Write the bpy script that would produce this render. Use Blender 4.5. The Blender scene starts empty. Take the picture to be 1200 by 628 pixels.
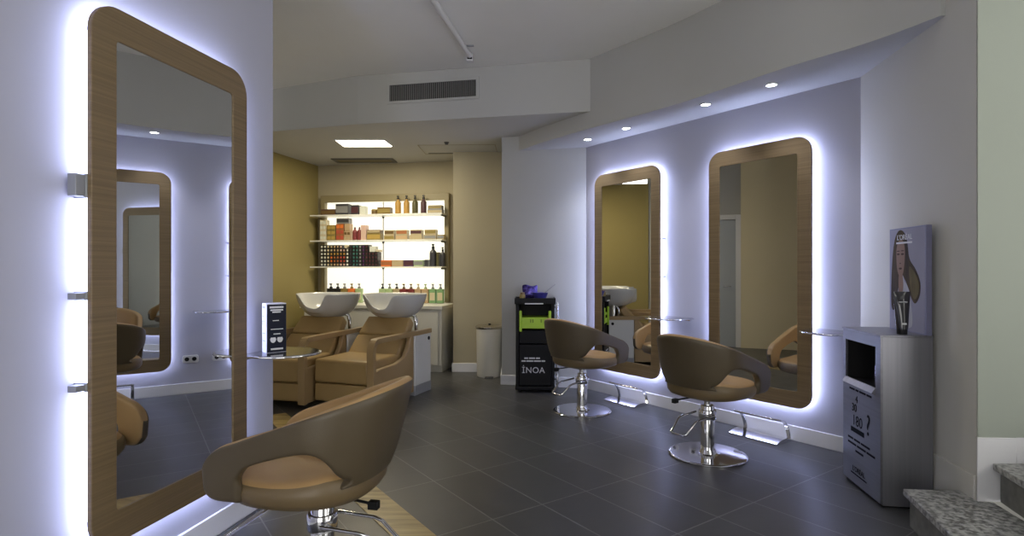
import bpy, bmesh, math, random
from mathutils import Vector, Matrix
random.seed(7)
PI = math.pi
scene = bpy.context.scene
COL = scene.collection

# ------------------------------------------------------------------ materials
def mat(name, color, rough=.5, metal=0., emit=None, estr=0., spec=None, coat=0.):
    m = bpy.data.materials.new(name); m.use_nodes = True
    b = m.node_tree.nodes['Principled BSDF']
    b.inputs['Base Color'].default_value = (*color, 1)
    b.inputs['Roughness'].default_value = rough
    b.inputs['Metallic'].default_value = metal
    if spec is not None: b.inputs['Specular IOR Level'].default_value = spec
    if coat: b.inputs['Coat Weight'].default_value = coat
    if emit:
        b.inputs['Emission Color'].default_value = (*emit, 1)
        b.inputs['Emission Strength'].default_value = estr
    return m

def nodes_of(m): return m.node_tree.nodes, m.node_tree.links, m.node_tree.nodes['Principled BSDF']

def noisy(m, scale=(8, 8, 8), c1=(0, 0, 0), c2=(1, 1, 1), lo=.3, hi=.7, detail=4, bump=0., bscale=None, rot=(0, 0, 0), rough=None):
    n, l, b = nodes_of(m)
    tc = n.new('ShaderNodeTexCoord'); mp = n.new('ShaderNodeMapping')
    mp.inputs['Scale'].default_value = scale; mp.inputs['Rotation'].default_value = rot
    l.new(tc.outputs['Object'], mp.inputs[0])
    t = n.new('ShaderNodeTexNoise'); t.inputs['Scale'].default_value = 1; t.inputs['Detail'].default_value = detail
    l.new(mp.outputs[0], t.inputs['Vector'])
    r = n.new('ShaderNodeValToRGB')
    r.color_ramp.elements[0].position = lo; r.color_ramp.elements[0].color = (*c1, 1)
    r.color_ramp.elements[1].position = hi; r.color_ramp.elements[1].color = (*c2, 1)
    l.new(t.outputs['Fac'], r.inputs[0]); l.new(r.outputs[0], b.inputs['Base Color'])
    if bump:
        t2 = n.new('ShaderNodeTexNoise'); t2.inputs['Scale'].default_value = bscale or 1; t2.inputs['Detail'].default_value = 3
        l.new((tc.outputs['Object'] if bscale else mp.outputs[0]), t2.inputs['Vector'])
        bp = n.new('ShaderNodeBump'); bp.inputs['Strength'].default_value = bump; bp.inputs['Distance'].default_value = .004
        l.new(t2.outputs['Fac'], bp.inputs['Height']); l.new(bp.outputs[0], b.inputs['Normal'])
    return m

M = {}
def paint(key, c, rough=.7):
    m = mat(key, c, rough, spec=.25)
    d = tuple(x * .955 for x in c)
    noisy(m, (1.7, 1.7, 1.7), d, c, .25, .75, 3, .06, 90)
    M[key] = m
paint('white_paint', (.44, .437, .415))
paint('ceiling_paint_lit', (.83, .83, .82))  # white lightened in colour to stand in for upward bounce light
paint('bulkhead_paint_shaded', (.50, .50, .49))  # same white darkened, shade of the upright faces put into the colour
paint('led_wall_glow_tint', (.43, .43, .50))  # lavender of the strip glow mixed into the wall colour
paint('side_cream_lit', (.72, .63, .42))  # cream lightened in colour to replace light the passage lacks
paint('yellow_paint', (.29, .235, .09))
paint('cream_paint', (.42, .37, .255))
paint('sage_paint', (.33, .36, .31))
paint('corner_paint', (.55, .54, .50))
paint('trim_white', (.72, .72, .74), .45)
M['oak_frame'] = noisy(mat('oak_frame', (.2, .14, .08), .45), (1.5, 1.5, 130), (.155, .108, .054), (.22, .156, .082), .3, .7, 4, .03)
M['mirror'] = mat('mirror_glass', (.80, .81, .80), .0, 1.)
M['steel_dark'] = noisy(mat('steel_front', (.2, .2, .22), .35, .75), (1, 50, 50), (.17, .17, .19), (.20, .20, .225), .3, .7, 3)
M['chrome'] = mat('chrome', (.75, .75, .77), .08, 1.)
M['steel'] = noisy(mat('brushed_steel', (.3, .3, .32), .42, .75), (50, 50, 1.0), (.235, .235, .265), (.27, .27, .30), .3, .7, 3)
M['black'] = mat('black_plastic', (.010, .010, .011), .5, spec=.15)
M['matt_black'] = mat('matt_black', (.012, .012, .013), .6, spec=.15)
M['taupe'] = noisy(mat('taupe_leather', (.08, .058, .033), .42), (3, 3, 3), (.082, .062, .036), (.098, .075, .044), .3, .7, 3, .12, 260)
M['tan'] = noisy(mat('tan_leather', (.36, .23, .11), .45), (3, 3, 3), (.39, .24, .10), (.45, .285, .125), .3, .7, 3, .12, 260)
M['seat_side_shaded'] = noisy(mat('seat_shaded_leather', (.13, .095, .05), .42), (3, 3, 3), (.150, .105, .052), (.175, .125, .063), .3, .7, 3, .12, 260)  # tan leather darkened, with the shade of the seat side in its colour
M['wash_tan'] = noisy(mat('wash_tan_leather', (.20, .13, .06), .4), (3, 3, 3), (.33, .22, .090), (.39, .265, .115), .3, .7, 3, .1, 240)
M['wash_wood'] = noisy(mat('arm_leather', (.19, .125, .065), .4), (3, 3, 3), (.32, .215, .10), (.37, .255, .13), .3, .7, 3)
M['porcelain'] = mat('grey_porcelain', (.50, .50, .49), .22, coat=.3)
M['cab_white'] = mat('cabinet_white', (.62, .61, .57), .4)
M['ped_white'] = mat('pedestal_white', (.62, .62, .62), .4)
M['plinth'] = mat('plinth_grey', (.33, .34, .37), .35, .3)
M['led'] = mat('led_strip', (1, 1, 1), .5, emit=(.54, .62, 1.0), estr=36)
M['lamp'] = mat('downlight_lens', (1, 1, 1), .5, emit=(.95, .96, 1.0), estr=20)
M['panel_lamp'] = mat('ceiling_panel_lens', (1, 1, 1), .5, emit=(1.0, .93, .74), estr=15)
M['lightbox'] = mat('lightbox_acrylic', (.9, .9, .85), .5, emit=(1.0, .96, .80), estr=.88)
M['olive_frame'] = mat('olive_frame', (.26, .22, .12), .45)
M['shelf_glass'] = mat('shelf_white', (.75, .75, .70), .2, emit=None)
M['dark_metal'] = mat('dark_metal', (.10, .10, .10), .4, .6)
M['lime'] = mat('lime_plastic', (.36, .56, .03), .4)
M['blue'] = mat('blue_plastic', (.06, .055, .32), .3)
M['violet_foil'] = noisy(mat('violet_foil', (.05, .03, .25), .18, .4), (22, 22, 22), (.02, .012, .10), (.20, .15, .65), .35, .68, 3, .8, 26)
M['ink_white'] = mat('white_print', (.62, .62, .64), .5)
M['ink_dark'] = mat('dark_print', (.006, .006, .009), .7, spec=.1)
M['card_navy'] = mat('card_navy', (.010, .012, .024), .5, spec=.15)
M['card_white'] = mat('card_white', (.66, .66, .76), .5)
M['glass_tray'] = mat('smoked_glass_tray', (.30, .30, .30), .05, .75)
M['granite'] = noisy(mat('granite', (.4, .4, .38), .4), (45, 45, 45), (.12, .12, .115), (.42, .42, .40), .38, .62, 6)
M['riser'] = noisy(mat('riser_stone', (.2, .2, .18), .6), (14, 14, 14), (.10, .10, .09), (.19, .19, .17), .3, .7, 5)
M['threshold'] = noisy(mat('threshold_oak', (.3, .22, .08), .35), (2.2, 26, 2), (.20, .135, .042), (.50, .37, .15), .3, .72, 6, .1, rot=(0, 0, math.radians(54.8)))
M['bin_white'] = mat('bin_enamel', (.60, .58, .52), .35)
M['bin_lid'] = mat('bin_lid_steel', (.45, .42, .36), .25, .9)
M['door_grey'] = mat('door_grey', (.40, .43, .46), .5)

def slate():
    m = mat('slate_tile', (.03, .03, .033), .36, spec=.5); n, l, b = nodes_of(m)
    tc = n.new('ShaderNodeTexCoord'); mp = n.new('ShaderNodeMapping'); mp.vector_type = 'TEXTURE'
    # local x runs along the mirror wall (direction .577,-.817), local y towards that wall
    mp.inputs['Rotation'].default_value = (0, 0, -math.radians(54.77))
    org = Vector((.577, -.817)) * (-3.139) + Vector((.817, .577)) * 1.955
    mp.inputs['Location'].default_value = (org.x, org.y, 0)
    l.new(tc.outputs['Object'], mp.inputs[0])
    br = n.new('ShaderNodeTexBrick'); br.offset = 0; br.squash = 1
    br.inputs['Scale'].default_value = 1; br.inputs['Brick Width'].default_value = .66; br.inputs['Row Height'].default_value = .328
    br.inputs['Mortar Size'].default_value = .0035; br.inputs['Mortar Smooth'].default_value = .1; br.inputs['Bias'].default_value = 0
    br.inputs['Color1'].default_value = (.048, .048, .050, 1); br.inputs['Color2'].default_value = (.063, .063, .063, 1)
    br.inputs['Mortar'].default_value = (.15, .15, .148, 1)
    l.new(mp.outputs[0], br.inputs['Vector'])
    nz = n.new('ShaderNodeTexNoise'); nz.inputs['Scale'].default_value = 5; nz.inputs['Detail'].default_value = 6; nz.inputs['Roughness'].default_value = .65
    l.new(tc.outputs['Object'], nz.inputs['Vector'])
    mx = n.new('ShaderNodeMix'); mx.data_type = 'RGBA'; mx.blend_type = 'OVERLAY'; mx.inputs[0].default_value = .55
    l.new(br.outputs['Color'], mx.inputs[6]); l.new(nz.outputs['Fac'], mx.inputs[7]); l.new(mx.outputs[2], b.inputs['Base Color'])
    rr = n.new('ShaderNodeMapRange'); rr.inputs[3].default_value = .26; rr.inputs[4].default_value = .46
    l.new(nz.outputs['Fac'], rr.inputs[0]); l.new(rr.outputs[0], b.inputs['Roughness'])
    bp = n.new('ShaderNodeBump'); bp.inputs['Strength'].default_value = .22; bp.inputs['Distance'].default_value = .006
    l.new(nz.outputs['Fac'], bp.inputs['Height'])
    bp2 = n.new('ShaderNodeBump'); bp2.inputs['Strength'].default_value = .5; bp2.inputs['Distance'].default_value = .002; bp2.invert = True
    l.new(br.outputs['Fac'], bp2.inputs['Height']); l.new(bp.outputs[0], bp2.inputs['Normal']); l.new(bp2.outputs[0], b.inputs['Normal'])
    return m
M['slate'] = slate()

# ------------------------------------------------------------------ mesh builder
class MB:
    def __init__(s): s.v = []; s.f = []; s.mi = []; s.mats = []; s.cur = 0
    def use(s, key):
        if key not in s.mats: s.mats.append(key)
        s.cur = s.mats.index(key); return s
    def add(s, verts, faces):
        o = len(s.v); s.v += [tuple(x) for x in verts]
        for f in faces: s.f.append(tuple(i + o for i in f)); s.mi.append(s.cur)
        return s
    def box(s, x0, x1, y0, y1, z0, z1, mtx=None):
        vs = [Vector((x, y, z)) for z in (z0, z1) for y in (y0, y1) for x in (x0, x1)]
        if mtx is not None: vs = [mtx @ v for v in vs]
        return s.add(vs, [(0, 2, 3, 1), (4, 5, 7, 6), (0, 1, 5, 4), (2, 6, 7, 3), (0, 4, 6, 2), (1, 3, 7, 5)])
    def prism(s, poly, z0, z1, mtx=None):
        a = sum(poly[i][0] * poly[(i + 1) % len(poly)][1] - poly[(i + 1) % len(poly)][0] * poly[i][1] for i in range(len(poly)))
        if a < 0: poly = poly[::-1]
        n = len(poly)
        vs = [Vector((p[0], p[1], z0)) for p in poly] + [Vector((p[0], p[1], z1)) for p in poly]
        if mtx is not None: vs = [mtx @ v for v in vs]
        return s.add(vs, [tuple(range(n - 1, -1, -1)), tuple(range(n, 2 * n))] + [(i, (i + 1) % n, n + (i + 1) % n, n + i) for i in range(n)])
    def ring(s, outer, inner, z0, z1, mtx=None):
        """flat ring between two loops with the same vertex count, extruded"""
        n = len(outer)
        vs = [Vector((p[0], p[1], z)) for z in (z0, z1) for L in (outer, inner) for p in L]
        if mtx is not None: vs = [mtx @ v for v in vs]
        fs = []
        for i in range(n):
            j = (i + 1) % n
            fs += [(i, n + i, n + j, j), (2 * n + i, 2 * n + j, 3 * n + j, 3 * n + i), (i, j, 2 * n + j, 2 * n + i), (n + i, 3 * n + i, 3 * n + j, n + j)]
        return s.add(vs, fs)
    def tube(s, path, r, seg=10, closed=False):
        P = [Vector(p) for p in path]; n = len(P); vs = []; fs = []
        up = Vector((0, 0, 1)); prev = None
        for i, p in enumerate(P):
            if closed: t = (P[(i + 1) % n] - P[i - 1])
            else: t = P[min(i + 1, n - 1)] - P[max(i - 1, 0)]
            t.normalize()
            if prev is None:
                a = up if abs(t.dot(up)) < .9 else Vector((1, 0, 0))
                u = t.cross(a).normalized()
            else:
                u = (prev - t * prev.dot(t)).normalized()
            prev = u; w = t.cross(u)
            rr = r[i] if isinstance(r, (list, tuple)) else r
            for k in range(seg):
                an = 2 * PI * k / seg
                vs.append(p + (u * math.cos(an) + w * math.sin(an)) * rr)
        for i in range(n if closed else n - 1):
            for k in range(seg):
                a = i * seg + k; b = i * seg + (k + 1) % seg
                c = ((i + 1) % n) * seg + (k + 1) % seg; d = ((i + 1) % n) * seg + k
                fs.append((a, b, c, d))
        if not closed:
            fs.append(tuple(range(seg - 1, -1, -1))); fs.append(tuple(range((n - 1) * seg, n * seg)))
        return s.add(vs, fs)
    def lathe(s, prof, seg=32, cx=0, cy=0, sx=1, sy=1):
        vs = []; fs = []; n = len(prof)
        for k in range(seg):
            an = 2 * PI * k / seg
            for r, z in prof: vs.append((cx + r * sx * math.cos(an), cy + r * sy * math.sin(an), z))
        for k in range(seg):
            k2 = (k + 1) % seg
            for i in range(n - 1):
                fs.append((k * n + i, k2 * n + i, k2 * n + i + 1, k * n + i + 1))
        if prof[0][0] > 1e-6: fs.append(tuple(k * n for k in range(seg - 1, -1, -1)))
        if prof[-1][0] > 1e-6: fs.append(tuple(k * n + n - 1 for k in range(seg)))
        return s.add(vs, fs)
    def band(s, path, width_vec, thick_fn, closed=False):
        """flat strip following path, width_vec across, thickness along the in-plane normal"""
        P = [Vector(p) for p in path]; W = Vector(width_vec); n = len(P); vs = []; fs = []
        for i, p in enumerate(P):
            t = (P[min(i + 1, n - 1)] - P[max(i - 1, 0)]).normalized()
            nn = W.cross(t).normalized() * thick_fn / 2
            vs += [p - W / 2 - nn, p + W / 2 - nn, p + W / 2 + nn, p - W / 2 + nn]
        for i in range(n - 1):
            for k in range(4):
                a = i * 4 + k; b = i * 4 + (k + 1) % 4
                fs.append((a, b, b + 4, a + 4))
        fs += [(3, 2, 1, 0), tuple((n - 1) * 4 + k for k in range(4))]
        return s.add(vs, fs)
    def build(s, name, key=None, parent=None, bevel=0, smooth=False, seg=2, loc=None, rotz=0, sub=0, label=None):
        me = bpy.data.meshes.new(name); me.from_pydata(s.v, [], s.f); me.update()
        keys = s.mats if s.mats else [key]
        for k in keys: me.materials.append(M[k])
        if s.mats: me.polygons.foreach_set('material_index', s.mi)
        bm = bmesh.new(); bm.from_mesh(me)
        bmesh.ops.remove_doubles(bm, verts=bm.verts, dist=1e-6)
        bmesh.ops.recalc_face_normals(bm, faces=bm.faces)
        bm.to_mesh(me); bm.free()
        o = bpy.data.objects.new(name, me); COL.objects.link(o)
        if parent: o.parent = parent
        if loc is not None: o.location = loc
        o.rotation_euler = (0, 0, rotz)
        if bevel:
            b = o.modifiers.new('bevel', 'BEVEL'); b.width = bevel; b.segments = seg; b.limit_method = 'ANGLE'; b.angle_limit = math.radians(40)
        if sub:
            q = o.modifiers.new('sub', 'SUBSURF'); q.levels = sub; q.render_levels = sub
        if smooth or bevel or sub: shade(me, math.radians(45) if not sub else None)
        if label: o['label'] = label
        return o
def shade(me, ang):
    me.polygons.foreach_set('use_smooth', [True] * len(me.polygons))
    if ang is not None: me.set_sharp_from_angle(angle=ang)
    me.update()

def tag(o, label, cat, group=None, kind=None):
    o['label'] = label; o['category'] = cat
    if group: o['group'] = group
    if kind: o['kind'] = kind
    return o
def struct(o): o['kind'] = 'structure'; return o
def thing(name, label, cat, loc, rotz=0, group=None):
    o = bpy.data.objects.new(name, None); COL.objects.link(o); o.empty_display_size = .1
    o.location = loc; o.rotation_euler = (0, 0, rotz)
    return tag(o, label, cat, group)
def kids(o): return [c for c in bpy.data.objects if c.parent == o]
def copy_tree(o, parent=None):
    c = o.copy(); COL.objects.link(c)
    if parent: c.parent = parent
    for k in kids(o): copy_tree(k, c)
    return c
def placed(src, loc, rotz, label, group=None):
    c = copy_tree(src); c.location = loc; c.rotation_euler = (0, 0, rotz); c['label'] = label
    if group: c['group'] = group
    return c
def text(name, body, size, key, parent, mtx, depth=.0006, spacing=1.0, label=None):
    cu = bpy.data.curves.new(name, 'FONT'); cu.body = body; cu.size = size; cu.extrude = depth
    cu.align_x = 'CENTER'; cu.align_y = 'CENTER'; cu.space_character = spacing; cu.resolution_u = 4
    t = bpy.data.objects.new(name, cu); COL.objects.link(t)
    dg = bpy.context.evaluated_depsgraph_get()
    me = bpy.data.meshes.new_from_object(t.evaluated_get(dg))
    bpy.data.objects.remove(t); bpy.data.curves.remove(cu)
    me.transform(mtx); me.materials.clear(); me.materials.append(M[key])
    o = bpy.data.objects.new(name, me); COL.objects.link(o); o.parent = parent
    if label: o['label'] = label
    return o
def frame_mtx(o, ex, ey, ez):
    return Matrix(((ex[0], ey[0], ez[0], o[0]), (ex[1], ey[1], ez[1], o[1]), (ex[2], ey[2], ez[2], o[2]), (0, 0, 0, 1)))
def rrect(x0, x1, y0, y1, r, seg=8):
    pts = []
    for cx, cy, a0 in ((x1 - r, y1 - r, 0), (x0 + r, y1 - r, PI / 2), (x0 + r, y0 + r, PI), (x1 - r, y0 + r, 1.5 * PI)):
        for k in range(seg + 1):
            a = a0 + PI / 2 * k / seg; pts.append((cx + r * math.cos(a), cy + r * math.sin(a)))
    return pts
XZ = frame_mtx((0, 0, 0), (1, 0, 0), (0, 0, 1), (0, 1, 0))   # loop (x,y)->(x,z), extrusion -> y

# ------------------------------------------------------------------ setting
ZM, ZS, ZB = 3.3, 2.64, 2.8
def wall(name, p0, p1, z0, z1, t, key):
    """vertical slab from p0 to p1, thickness t to the right-hand side (away from the room)"""
    a, b = Vector(p0), Vector(p1); d = (b - a).normalized(); n = Vector((d.y, -d.x)) * t
    m = MB().prism([tuple(a), tuple(b), tuple(b + n), tuple(a + n)], z0, z1)
    return struct(m.build(name, key))
def skirting(name, p0, p1, t, z0=0, h=.112, key='trim_white'):
    """strip on the room side (left of p0->p1)"""
    a, b = Vector(p0), Vector(p1); d = (b - a).normalized(); n = Vector((-d.y, d.x)) * t
    m = MB().prism([tuple(a), tuple(b), tuple(b + n), tuple(a + n)], z0, z0 + h)
    return struct(m.build(name, key, bevel=.004))

A_D, A_N = Vector((.1829, .9831)), Vector((.9831, -.1829))      # left mirror wall
def A(u, off): return A_D * u + A_N * (-1.937 + off)
B_D, B_N = Vector((.5768, -.8169)), Vector((-.8169, -.5768))    # right mirror wall (normal to the room)
def B(u, off): return B_D * u - B_N * (4.262 - off)
def pt(v, z=0): return (v[0], v[1], z)

struct(MB().box(-4.2, 2.7, -1.8, 9.2, -.1, 0).build('floor', 'slate'))
# main ceiling
cm = MB(); cm.add([(-1.35, -1.8, ZM), (5.2, -1.8, ZM), (5.2, 6.6, ZM), (-1.62, 6.6, ZM), (-1.35, -1.8, ZM + .12), (5.2, -1.8, ZM + .12), (5.2, 6.6, ZM + .12), (-1.62, 6.6, ZM + .12),
  (-4.2, -1.8, ZM - .11), (-4.2, 6.6, ZM - .11), (-4.2, -1.8, ZM + .12), (-4.2, 6.6, ZM + .12)],
  [(0, 3, 2, 1), (4, 5, 6, 7), (0, 1, 5, 4), (1, 2, 6, 5), (2, 3, 7, 6), (0, 8, 9, 3), (8, 10, 11, 9), (4, 7, 11, 10), (0, 4, 10, 8), (3, 9, 11, 7)])
struct(cm.build('ceiling', 'ceiling_paint_lit'))
# bulkhead and the lower ceiling of the wash area
def bulk_y(x): return 5.544 - .2043 * x
struct(MB().prism([(-4.2, bulk_y(-1.59) + .80), (-1.59, bulk_y(-1.59)), (1.05, bulk_y(1.05)), (1.05, 9.2), (-4.2, 9.2)], ZB, ZM - .002).build('ceiling_back', 'bulkhead_paint_shaded'))
# soffit above the mirror wall, front edge a shallow curve
ctrl = [(-.116, 6.50), (.05, 6.44), (.30, 6.02), (.72, 5.42), (1.333, 4.607), (1.80, 3.80), (2.10, 3.36), (2.262, 3.00)]
def catmull(P, n=8):
    P = [Vector(p) for p in P]; out = []
    for i in range(len(P) - 1):
        p0, p1, p2, p3 = P[max(i - 1, 0)], P[i], P[i + 1], P[min(i + 2, len(P) - 1)]
        for k in range(n):
            t = k / n
            out.append(.5 * ((2 * p1) + (p2 - p0) * t + (2 * p0 - 5 * p1 + 4 * p2 - p3) * t * t + (3 * p1 - p0 - 3 * p2 + p3) * t ** 3))
    out.append(P[-1]); return out
sof = [tuple(p) for p in catmull(ctrl)]
struct(MB().prism(sof + [(2.7, 3.0), (2.7, 4.2), (1.0, 6.9), (-.116, 6.9)], ZS, ZM - .001).build('ceiling_soffit', 'bulkhead_paint_shaded', smooth=True))

# left mirror wall: a partition that ends short of the wash area
a0, a1 = A(-2.2, 0), A(2.946, 0)
n_ = -A_N * .16
struct(MB().prism([tuple(a0), tuple(a1), tuple(a1 + n_), tuple(a0 + n_)], 0, ZM).build('wall_left', 'led_wall_glow_tint'))
struct(MB().prism([tuple(A(-2.2, 0)), tuple(A(2.958, 0)), tuple(A(2.958, .014)), tuple(A(-2.2, .014))], 0, .112).build('baseboard_left', 'trim_white', bevel=.004))
# right mirror wall
b0, b1 = B(-5.7, 0), B(-1.8305, 0)
n_ = -B_N * .12
struct(MB().prism([tuple(b0), tuple(b1), tuple(b1 + n_), tuple(b0 + n_)], 0, ZS + .02).build('wall_right', 'led_wall_glow_tint'))
struct(MB().prism([tuple(B(-5.0, 0)), tuple(B(-1.84, 0)), tuple(B(-1.84, .012)), tuple(B(-5.0, .012))], 0, .112).build('baseboard_right', 'trim_white', bevel=.004))
# pier in front of the wash area wall
D0, D1 = Vector((-.116, 6.446)), Vector((.84, 6.232))
struct(MB().prism([tuple(D0), tuple(D1), (1.0, 7.6), (-.116, 7.6)], 0, ZB).build('wall_pier', 'white_paint'))
dn = Vector((-(D1 - D0).y, (D1 - D0).x)).normalized()
struct(MB().prism([(-.130, 6.44), (.80, 6.228), (.80, 6.25), (-.116, 6.462), (-.116, 7.3), (-.130, 7.3)], 0, .112).build('baseboard_pier', 'trim_white', bevel=.004))
# right-hand wall past the mirror wall, then the wall beside the stair
C0, C1 = Vector((2.426, 3.968)), Vector((2.25, 2.757))
struct(MB().prism([tuple(C0 + Vector((.0, .12))), tuple(C0), tuple(C1), (4.7, 2.68), (4.7, 4.1)], 0, ZM).build('wall_corner', 'corner_paint'))
struct(MB().prism([(C1.x - .004, C1.y - .012), (4.7, 2.666), (4.7, 2.68), (C1.x + .012, C1.y)], .49, ZM).build('wall_stair', 'sage_paint'))
# skirting that climbs with the steps
struct(MB().prism([(2.300, 3.09), (2.25, 2.757), (2.236, 2.757), (2.286, 3.09)], .0, .303).build('baseboard_corner', 'corner_paint', bevel=.003))
sk = MB(); sk.prism([(2.236, 2.735), (2.42, 2.729), (2.42, 2.752), (2.25, 2.757)], .185, .492)
sk.prism([(2.42, 2.729), (2.72, 2.720), (2.72, 2.744), (2.42, 2.752)], .36, .492)
sk.prism([(2.72, 2.720), (4.7, 2.655), (4.7, 2.68), (2.72, 2.744)], .36, .67)
struct(sk.build('baseboard_stair', 'trim_white', bevel=.003))

# wash area: product wall, side wall, cream wall
F0, F1 = Vector((-.80, 7.87)), Vector((-2.78, 8.224))
FA = (F1 - F0).normalized(); FN = Vector((-.176, -.9844))
struct(MB().prism([tuple(F0 - FA * .4), tuple(F1 + FA * .1), tuple(F1 + FA * .1 - FN * .12), tuple(F0 - FA * .4 - FN * .12)], 0, ZB + .02).build('wall_back', 'cream_paint'))
struct(MB().box(-.75, -.10, 7.25, 7.95, 0, ZB + .01).build('wall_cream', 'cream_paint'))
struct(MB().box(-.764, -.116, 7.236, 7.25, 0, .112).build('baseboard_back', 'trim_white', bevel=.004))
G0, G1 = Vector((-2.78, 8.224)), Vector((-3.36, 5.93))
struct(MB().prism([tuple(G0 + Vector((0, .1))), tuple(G1), tuple(G1 + Vector((-.12, 0))), tuple(G0 + Vector((-.12, .1)))], 0, ZB + .01).build('wall_yellow', 'yellow_paint'))
struct(MB().box(-3.52, -3.40, 4.42, 5.95, 0, ZM).build('wall_grey', 'white_paint'))
struct(MB().box(-3.46, -3.34, -1.8, 4.42, 0, ZM).build('wall_side', 'side_cream_lit'))  # unseen front stretch runs on so daylight comes down the passage
# door in the grey wall (seen in a mirror)
dm = MB(); dm.box(-3.40, -3.37, 4.50, 5.30, .01, 2.13)
d = struct(dm.build('door_1', 'door_grey', bevel=.004))
ar = MB(); ar.box(-3.40, -3.36, 4.42, 4.50, 0, 2.22); ar.box(-3.40, -3.36, 5.30, 5.38, 0, 2.22); ar.box(-3.40, -3.36, 4.50, 5.30, 2.14, 2.22)
struct(ar.build('trim_2', 'trim_white', bevel=.004))
hd = MB().tube([(-3.37, 4.58, 1.02), (-3.325, 4.58, 1.02), (-3.325, 4.70, 1.02)], .009, 8).build('door_handle', 'chrome', d, smooth=True)

# oak threshold strip let into the floor
p = [(-.25, 2.5), (-1.98, 4.96)]
TW = []
for w, u0, u1 in ((1.12, -5.2, -1.35), ):
    q0, q1 = -B_N * 1.12, -B_N * 1.30
    TW = [tuple(q0 + B_D * -5.4), tuple(q1 + B_D * -5.4), tuple(q1 + B_D * -1.1), tuple(q0 + B_D * -1.1)]
struct(MB().prism(TW, 0, .004).build('trim_1', 'threshold'))

# unseen shopfront end behind the camera: openings added and sized for daylight fill
struct(MB().box(-2.42, -1.9, -1.9, -1.7, 0, ZM).build('wall_front', 'white_paint'))
struct(MB().box(.40, 3.0, -1.9, -1.7, 0, ZM).build('wall_front_pier', 'white_paint'))
struct(MB().box(-1.9, .40, -1.9, -1.7, 2.75, ZM).build('wall_front_lintel', 'white_paint'))
wf = MB()
for x in (-1.9, -.78, .35): wf.box(x, x + .05, -1.86, -1.78, 0, 2.75)
for z in (0, .03, 2.70): wf.box(-1.85, .35, -1.85, -1.79, z, z + .05)
struct(wf.build('window_fill', 'dark_metal'))
struct(MB().box(4.7, 4.85, -1.9, 2.7, 2.6, ZM).build('wall_entrance_lintel', 'white_paint'))
struct(MB().box(4.7, 4.85, -1.9, .4, 0, 2.6).build('wall_entrance', 'white_paint'))
struct(MB().box(4.7, 4.85, 1.5, 2.7, 0, 2.6).build('wall_entrance_blocker', 'white_paint'))  # unseen infill added to cut daylight on the stair wall

# ------------------------------------------------------------------ stair
st = thing('staircase', 'short grey stone staircase rising beside the pale green wall', 'staircase', (1.99, 2.9, 0))
def stp(poly, z, ins):
    base = Vector((1.99, 2.9))
    P = [Vector(q) - base for q in poly]
    MB().prism([tuple(q) for q in P], z - .032, z).build('tread', 'granite', st, bevel=.004)
    R = [P[0] + Vector((ins, -.002)), P[1] + Vector((ins, 0)), P[2], P[3]] + P[4:]
    return R
s1 = [(1.983, 2.888), (1.60, 1.555), (2.10, 1.53), (2.30, 2.72), (2.236, 2.73), (2.252, 2.862)]
R = stp(s1, .19, .035); MB().prism([tuple(q) for q in R], 0, .158).build('riser', 'riser', st)
s2 = [(2.300, 2.722), (1.98, 1.55), (2.5, 1.5), (2.74, 2.70)]
R = stp(s2, .375, .035); MB().prism([tuple(q) for q in R], .19, .343).build('riser', 'riser', st)
s3 = [(2.66, 2.70), (2.34, 1.53), (4.6, 1.4), (4.6, 2.645)]
R = stp(s3, .56, .035); MB().prism([tuple(q) for q in R], .375, .528).build('riser', 'riser', st)

# ------------------------------------------------------------------ backlit mirrors
MW, MZ0, MZ1 = .875, .262, 2.292
def make_mirror(label):
    t = thing('wall_mirror', label, 'mirror', (0, 0, 0), 0, 'tall backlit mirrors with rounded oak frames')
    h = MW / 2
    out = rrect(-h, h, MZ0, MZ1, .115); inn = rrect(-h + .105, h - .105, MZ0 + .125, MZ1 - .125, .016)
    MB().ring(out, inn, .050, .072, XZ).build('frame', 'oak_frame', t, bevel=.0025)
    MB().prism(rrect(-h + .1, h - .1, MZ0 + .12, MZ1 - .12, .016), .056, .066, XZ).build('mirror_glass', 'mirror', t)
    core = rrect(-h + .07, h - .07, MZ0 + .07, MZ1 - .07, .08)
    MB().prism(core, 0, .050, XZ).build('backing', 'cab_white', t)
    o = rrect(-h + .030, h - .030, MZ0 + .030, MZ1 - .030, .09); i = rrect(-h + .042, h - .042, MZ0 + .042, MZ1 - .042, .08)
    MB().ring(o, i, .018, .040, XZ).build('light_strip', 'led', t)
    return t
def yaw_from_normal(n):           # local +y -> n
    return math.atan2(n.y, n.x) - PI / 2
UA = 2.178
mA = make_mirror('tall backlit mirror in a rounded oak frame, nearest one on the left wall')
mA.location = pt(A(UA, 0)); mA.rotation_euler = (0, 0, yaw_from_normal(A_N))
U1, U2 = -2.576, -3.984
mB = placed(mA, pt(B(U1, 0)), yaw_from_normal(B_N), 'tall backlit oak-framed mirror behind the right chair, nearest the steel display cabinet')
mC = placed(mA, pt(B(U2, 0)), yaw_from_normal(B_N), 'tall backlit oak-framed mirror behind the middle chair, beside the black trolley')
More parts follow.
